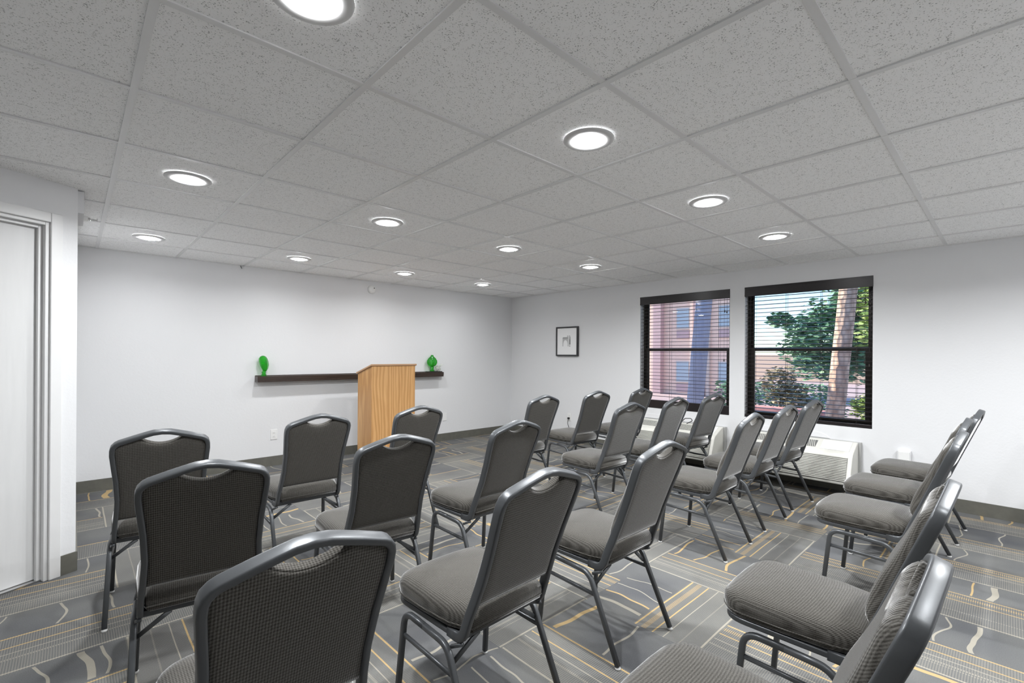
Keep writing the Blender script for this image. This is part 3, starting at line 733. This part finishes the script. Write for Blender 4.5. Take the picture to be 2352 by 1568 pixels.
# ------------------------------------------------------------------ air conditioners under the windows
def ac_unit(yc, label, cord):
    t = thing('air_conditioner', label, 'air conditioner', (XW, yc, 0), 0, 'white air conditioners under the windows')
    hy = .535; z0, z1 = .142, .50; xf0, xf1, xr = -.39, -.285, -.055
    # side profile (x, z) of the cover
    prof = [(xr, z0), (xf0, z0), (xf0-.003, z0+.02)] + [(xf0 + (xf1-xf0)*s, z0+.02+(.385-z0)*s) for s in (.3, .6, .9)]
    prof += [(xf1+.012, .408), (xf1+.040, .425), (-.10, .487), (xr, .495)]
    bm = prism(bmesh.new(), [(x, -hy, z) for x, z in prof], (0, 2*hy, 0)); obj('cover', bm, 'ivory_plastic', t, bevel=.008, seg=3)
    bm = prism(bmesh.new(), [(xf0+.006, -hy+.034, z0+.028), (xf0-.005, -hy+.034, z0+.028), (xf1-.020, -hy+.034, .376), (xf1-.008, -hy+.034, .376)], (0, 2*hy-.068, 0)); obj('grille_gap_shade', bm, 'grille_dark', t)  # dark panel standing in for the shade between the louvres
    bm = bmesh.new()
    for i in range(15):
        s = .06+i*.058; x = xf0+(xf1-xf0)*s; z = z0+.02+(.385-z0)*s
        prism(bm, [(x-.016, -hy+.035, z), (x+.006, -hy+.035, z+.001), (x+.006, -hy+.035, z+.008), (x-.016, -hy+.035, z+.007)], (0, 2*hy-.07, 0))
    obj('front_grille', bm, 'ivory_plastic', t)
    sl_ = lambda x: .425+(.487-.425)*((x-(xf1+.04))/(-.10-(xf1+.04)))
    bm = bmesh.new(); xa, xb = -.225, -.115
    prism(bm, [(xa, -hy+.31, sl_(xa)-.01), (xb, -hy+.31, sl_(xb)-.01), (xb, -hy+.31, sl_(xb)+.0015), (xa, -hy+.31, sl_(xa)+.0015)], (0, 2*hy-.36, 0))
    og = obj('outlet_grille', bm, 'grille_dark', t, label='dark slotted air outlet on top')
    bm = bmesh.new(); y = -hy+.315
    while y < hy-.07:
        prism(bm, [(xa, y, sl_(xa)+.0015), (xb, y+.02, sl_(xb)+.0015), (xb, y+.02, sl_(xb)+.006), (xa, y, sl_(xa)+.006)], (0, .005, 0)); y += .0155
    obj('louvre', bm, 'ivory_plastic', og)
    bm = bmesh.new(); prism(bm, [(xa-.02, -hy+.035, sl_(xa-.02)+.0005), (xb+.02, -hy+.035, sl_(xb+.02)+.0005), (xb+.02, -hy+.035, sl_(xb+.02)+.006), (xa-.02, -hy+.035, sl_(xa-.02)+.006)], (0, .235, 0))
    obj('control_lid', bm, 'white_plastic', t, bevel=.002)
    bm = bx((xr, -hy-.02, z0+.01), (-.0005, hy+.02, .492)); obj('wall_sleeve', bm, 'unit_grey', t, bevel=.002)
    bm = prism(bmesh.new(), [(-.008, y_, z_) for y_, z_ in [(-.30, .497), (.49, .497), (.49, .535), (.46, .556), (-.16, .556), (-.22, .548), (-.27, .525)]], (.0075, 0, 0)); obj('top_flashing', bm, 'wall', t, bevel=.003)
    if cord:
        obj('cord', tube(bmesh.new(), fillet([(-.10, -.12, .492), (-.11, -.20, .535), (-.10, -.17, .56), (-.12, -.11, .555), (-.13, -.06, .50)], .02, 5), .0045, 8), 'black_plastic', t, smooth=True)
    return t
ac_unit(1.165, 'white wall air conditioner under the window nearer the corner, black cord on top', True)
ac_unit(-.090, 'white wall air conditioner under the window with the tree trunk view', False)

# ------------------------------------------------------------------ outdoors
GZ = -.45
tag(struct('ground', bx((XW+.3, -60, GZ-.2), (90, 90, GZ)), 'paving'), None)
def leaves(bm, c, rad, n, size, rnd, shell=.55):
    for _ in range(n):
        d = Vector((rnd.gauss(0, 1), rnd.gauss(0, 1), rnd.gauss(0, 1))).normalized()
        rr_ = shell+(1-shell)*rnd.random(); rr_ *= .8+.35*noise.noise(d*2.1+Vector(c))
        p_ = Vector(c)+Vector((d.x*rad[0], d.y*rad[1], d.z*rad[2]))*rr_
        q = Matrix.Rotation(rnd.uniform(0, 6.28), 3, 'Z') @ Matrix.Rotation(rnd.uniform(-1.2, 1.2), 3, 'X')
        s = size*rnd.uniform(.6, 1.4)
        bm.faces.new([bm.verts.new(p_+q @ Vector(k_)) for k_ in ((-s, 0, 0), (0, -s*.45, 0), (s, 0, s*.15), (0, s*.45, 0))])
def trunk(bm, path, r_0, r_1, seg=14):
    rings = []; n = len(path)
    for i, p_ in enumerate(path):
        r = r_0+(r_1-r_0)*i/(n-1)
        rings.append([bm.verts.new(Vector(p_)+Vector((math.cos(2*PI*k/seg), math.sin(2*PI*k/seg), 0))*r*(1+.05*noise.noise(Vector((k*.9, i*1.3, r_0*9))))) for k in range(seg)])
    for a, b in zip(rings, rings[1:]):
        for k in range(seg): bm.faces.new((a[k], a[(k+1) % seg], b[(k+1) % seg], b[k]))
    bm.faces.new(rings[0][::-1]); bm.faces.new(rings[-1])
def tree(name, label, loc, path, r0_, r1_, clumps, leaf, size=.09, cat='tree', seed=1, bark='bark'):
    rnd = random.Random(seed); t = thing(name, label, cat, loc)
    if path:
        bm = bmesh.new(); trunk(bm, path, r0_, r1_)
        if name == 'pine_tree':
            for k in range(3):
                a = k*1.3; zz = path[-1][2]*.8+k*.35; tube(bm, [(path[-2][0], path[-2][1], zz), (path[-2][0]+math.cos(a)*.7, path[-2][1]+math.sin(a)*.7, zz+.5)], .035, 8)
        obj('trunk', bm, bark, t, smooth=True)
    bm = bmesh.new()
    for c, r_, n_ in clumps: leaves(bm, c, r_, n_, size, rnd)
    obj('foliage', bm, leaf, t)
    return t
# pine in front of the right window, dark one before the left window
def line(a, b, n=14): return [tuple(a[i]+(b[i]-a[i])*k/(n-1) for i in range(3)) for k in range(n)]
tree('pine_tree', 'tall sunlit pine trunk outside the right window', (9, .42, GZ), line((0, 0, 0), (0, -.62, 7.4)),  .135, .11, [((.3, -.9, 7.6), (1.0, .9, 1.2), 1500)], 'leaf_light', .1, seed=3)
tree('pine_tree', 'thick shaded pine trunk outside the left window', (9, 2.78, GZ), line((0, 0, 0), (0, -.62, 7.4)), .165, .135, [((0, 0, 8.0), (1.0, .9, 1.2), 1500)], 'leaf_dark', .1, seed=4, bark='bark_shade')
tree('leafy_tree', 'broad dark green tree behind the sunlit trunk outside the right window', (14.5, 1.5, GZ), line((0, 0, 0), (0, .0, 2.4), 5), .14, .09,
     [((0, -.1, 2.2), (1.3, 1.7, 1.35), 8000), ((0, -.9, 3.7), (1.3, 1.4, 1.7), 7000), ((.2, -2.5, 3.2), (1.2, 1.3, 2.2), 5000), ((-.6, 1.15, 2.75), (.3, .42, .25), 300)], 'leaf_dark', .085, seed=5)
tree('leafy_tree', 'pale yellow-green tree right of the sunlit trunk outside the right window', (11.9, .1, GZ), line((0, 0, 0), (0, -.1, 1.8), 5), .05, .03,
     [((0, 0, 2.75), (.8, .62, 1.5), 2600), ((0, -.9, 3.2), (.7, .7, 1.6), 1600)], 'leaf_light', .075, seed=6)
tree('shrub', 'brownish shrub above the clipped hedge outside the right window', (10.9, 1.75, GZ), line((0, 0, 0), (0, 0, .9), 4), .03, .02, [((0, 0, 1.15), (.38, .42, .5), 1100), ((0, -.3, .8), (.36, .36, .45), 700)], 'leaf_brown', .05, 'shrub', 8)
tree('shrub', 'low yellow-green shrub on the right beyond the sunlit trunk', (10.7, .05, GZ), line((0, 0, 0), (0, 0, .7), 3), .02, .015, [((0, 0, .82), (.4, .55, .32), 1300)], 'leaf_light', .05, 'shrub', 9)
tree('leafy_tree', 'added unseen tree left of the window view, shading the thick pine trunk', (8.6, 4.7, GZ), line((0, 0, 0), (0, 0, 2.4), 5), .12, .08, [((0, 0, 3.1), (.8, .75, .95), 3500)], 'leaf_dark', .1, seed=11)  # out-of-view crown added between the sun and the left trunk to shade it
rnd = random.Random(12); bm = bmesh.new()
for _ in range(5200):
    p_ = Vector((rnd.uniform(11.9, 12.7), rnd.uniform(.9, 3.6), GZ+rnd.uniform(.0, 1.12))); q = Matrix.Rotation(rnd.uniform(0, 6.28), 3, 'Z') @ Matrix.Rotation(rnd.uniform(-1.2, 1.2), 3, 'X'); s = .05*rnd.uniform(.6, 1.4)
    bm.faces.new([bm.verts.new(p_+q @ Vector(k_)) for k_ in ((-s, 0, 0), (0, -s*.5, 0), (s, 0, 0), (0, s*.5, 0))])
tag(obj('hedge', bm, 'leaf_dark'), 'clipped dark green hedge outside the right window, left of the shrub', 'hedge')
tag(obj('garden_wall', bx((9.9, .7, GZ), (10.2, 2.2, .30)), 'pink_wall', bevel=.02), 'low pink garden wall outside the right window below the hedge', 'wall')
t = thing('apartment_building', 'salmon stucco building with pilasters and windows outside the left window', 'building', (20, 10, GZ))
obj('wall', bx((0, -3.75, 0), (1.8, 9, 9.5)), 'facade', t)
for y in (-.42, -2.35, 2.8, 5.2): obj('pilaster', bx((-.32, y-.19, 0), (-.0005, y+.19, 9.5)), 'pilaster', t, label='darker mauve pilaster')
for y in (-.1, -2.0, -2.72): obj('pilaster', bx((-.16, y-.07, 0), (-.0005, y+.07, 9.5)), 'facade_trim', t)
for y in (-1.55, -3.45, 1.4, 4.0):
    for z in (.55, 2.95, 5.35):
        w_ = obj('window', bx((-.03, y-.33, z), (-.0005, y+.33, z+.98)), 'facade_trim', t); obj('pane', bx((-.045, y-.28, z+.05), (-.031, y+.28, z+.93)), 'far_glass', w_)
        obj('vent_panel', bx((-.04, y-.30, z-.42), (-.0005, y+.30, z-.04)), 'pilaster', t)
tag(obj('low_building', bx((38, -4, GZ), (44, 16, 1.42)), 'tan'), 'low tan building far beyond the hedge outside the right window', 'building')
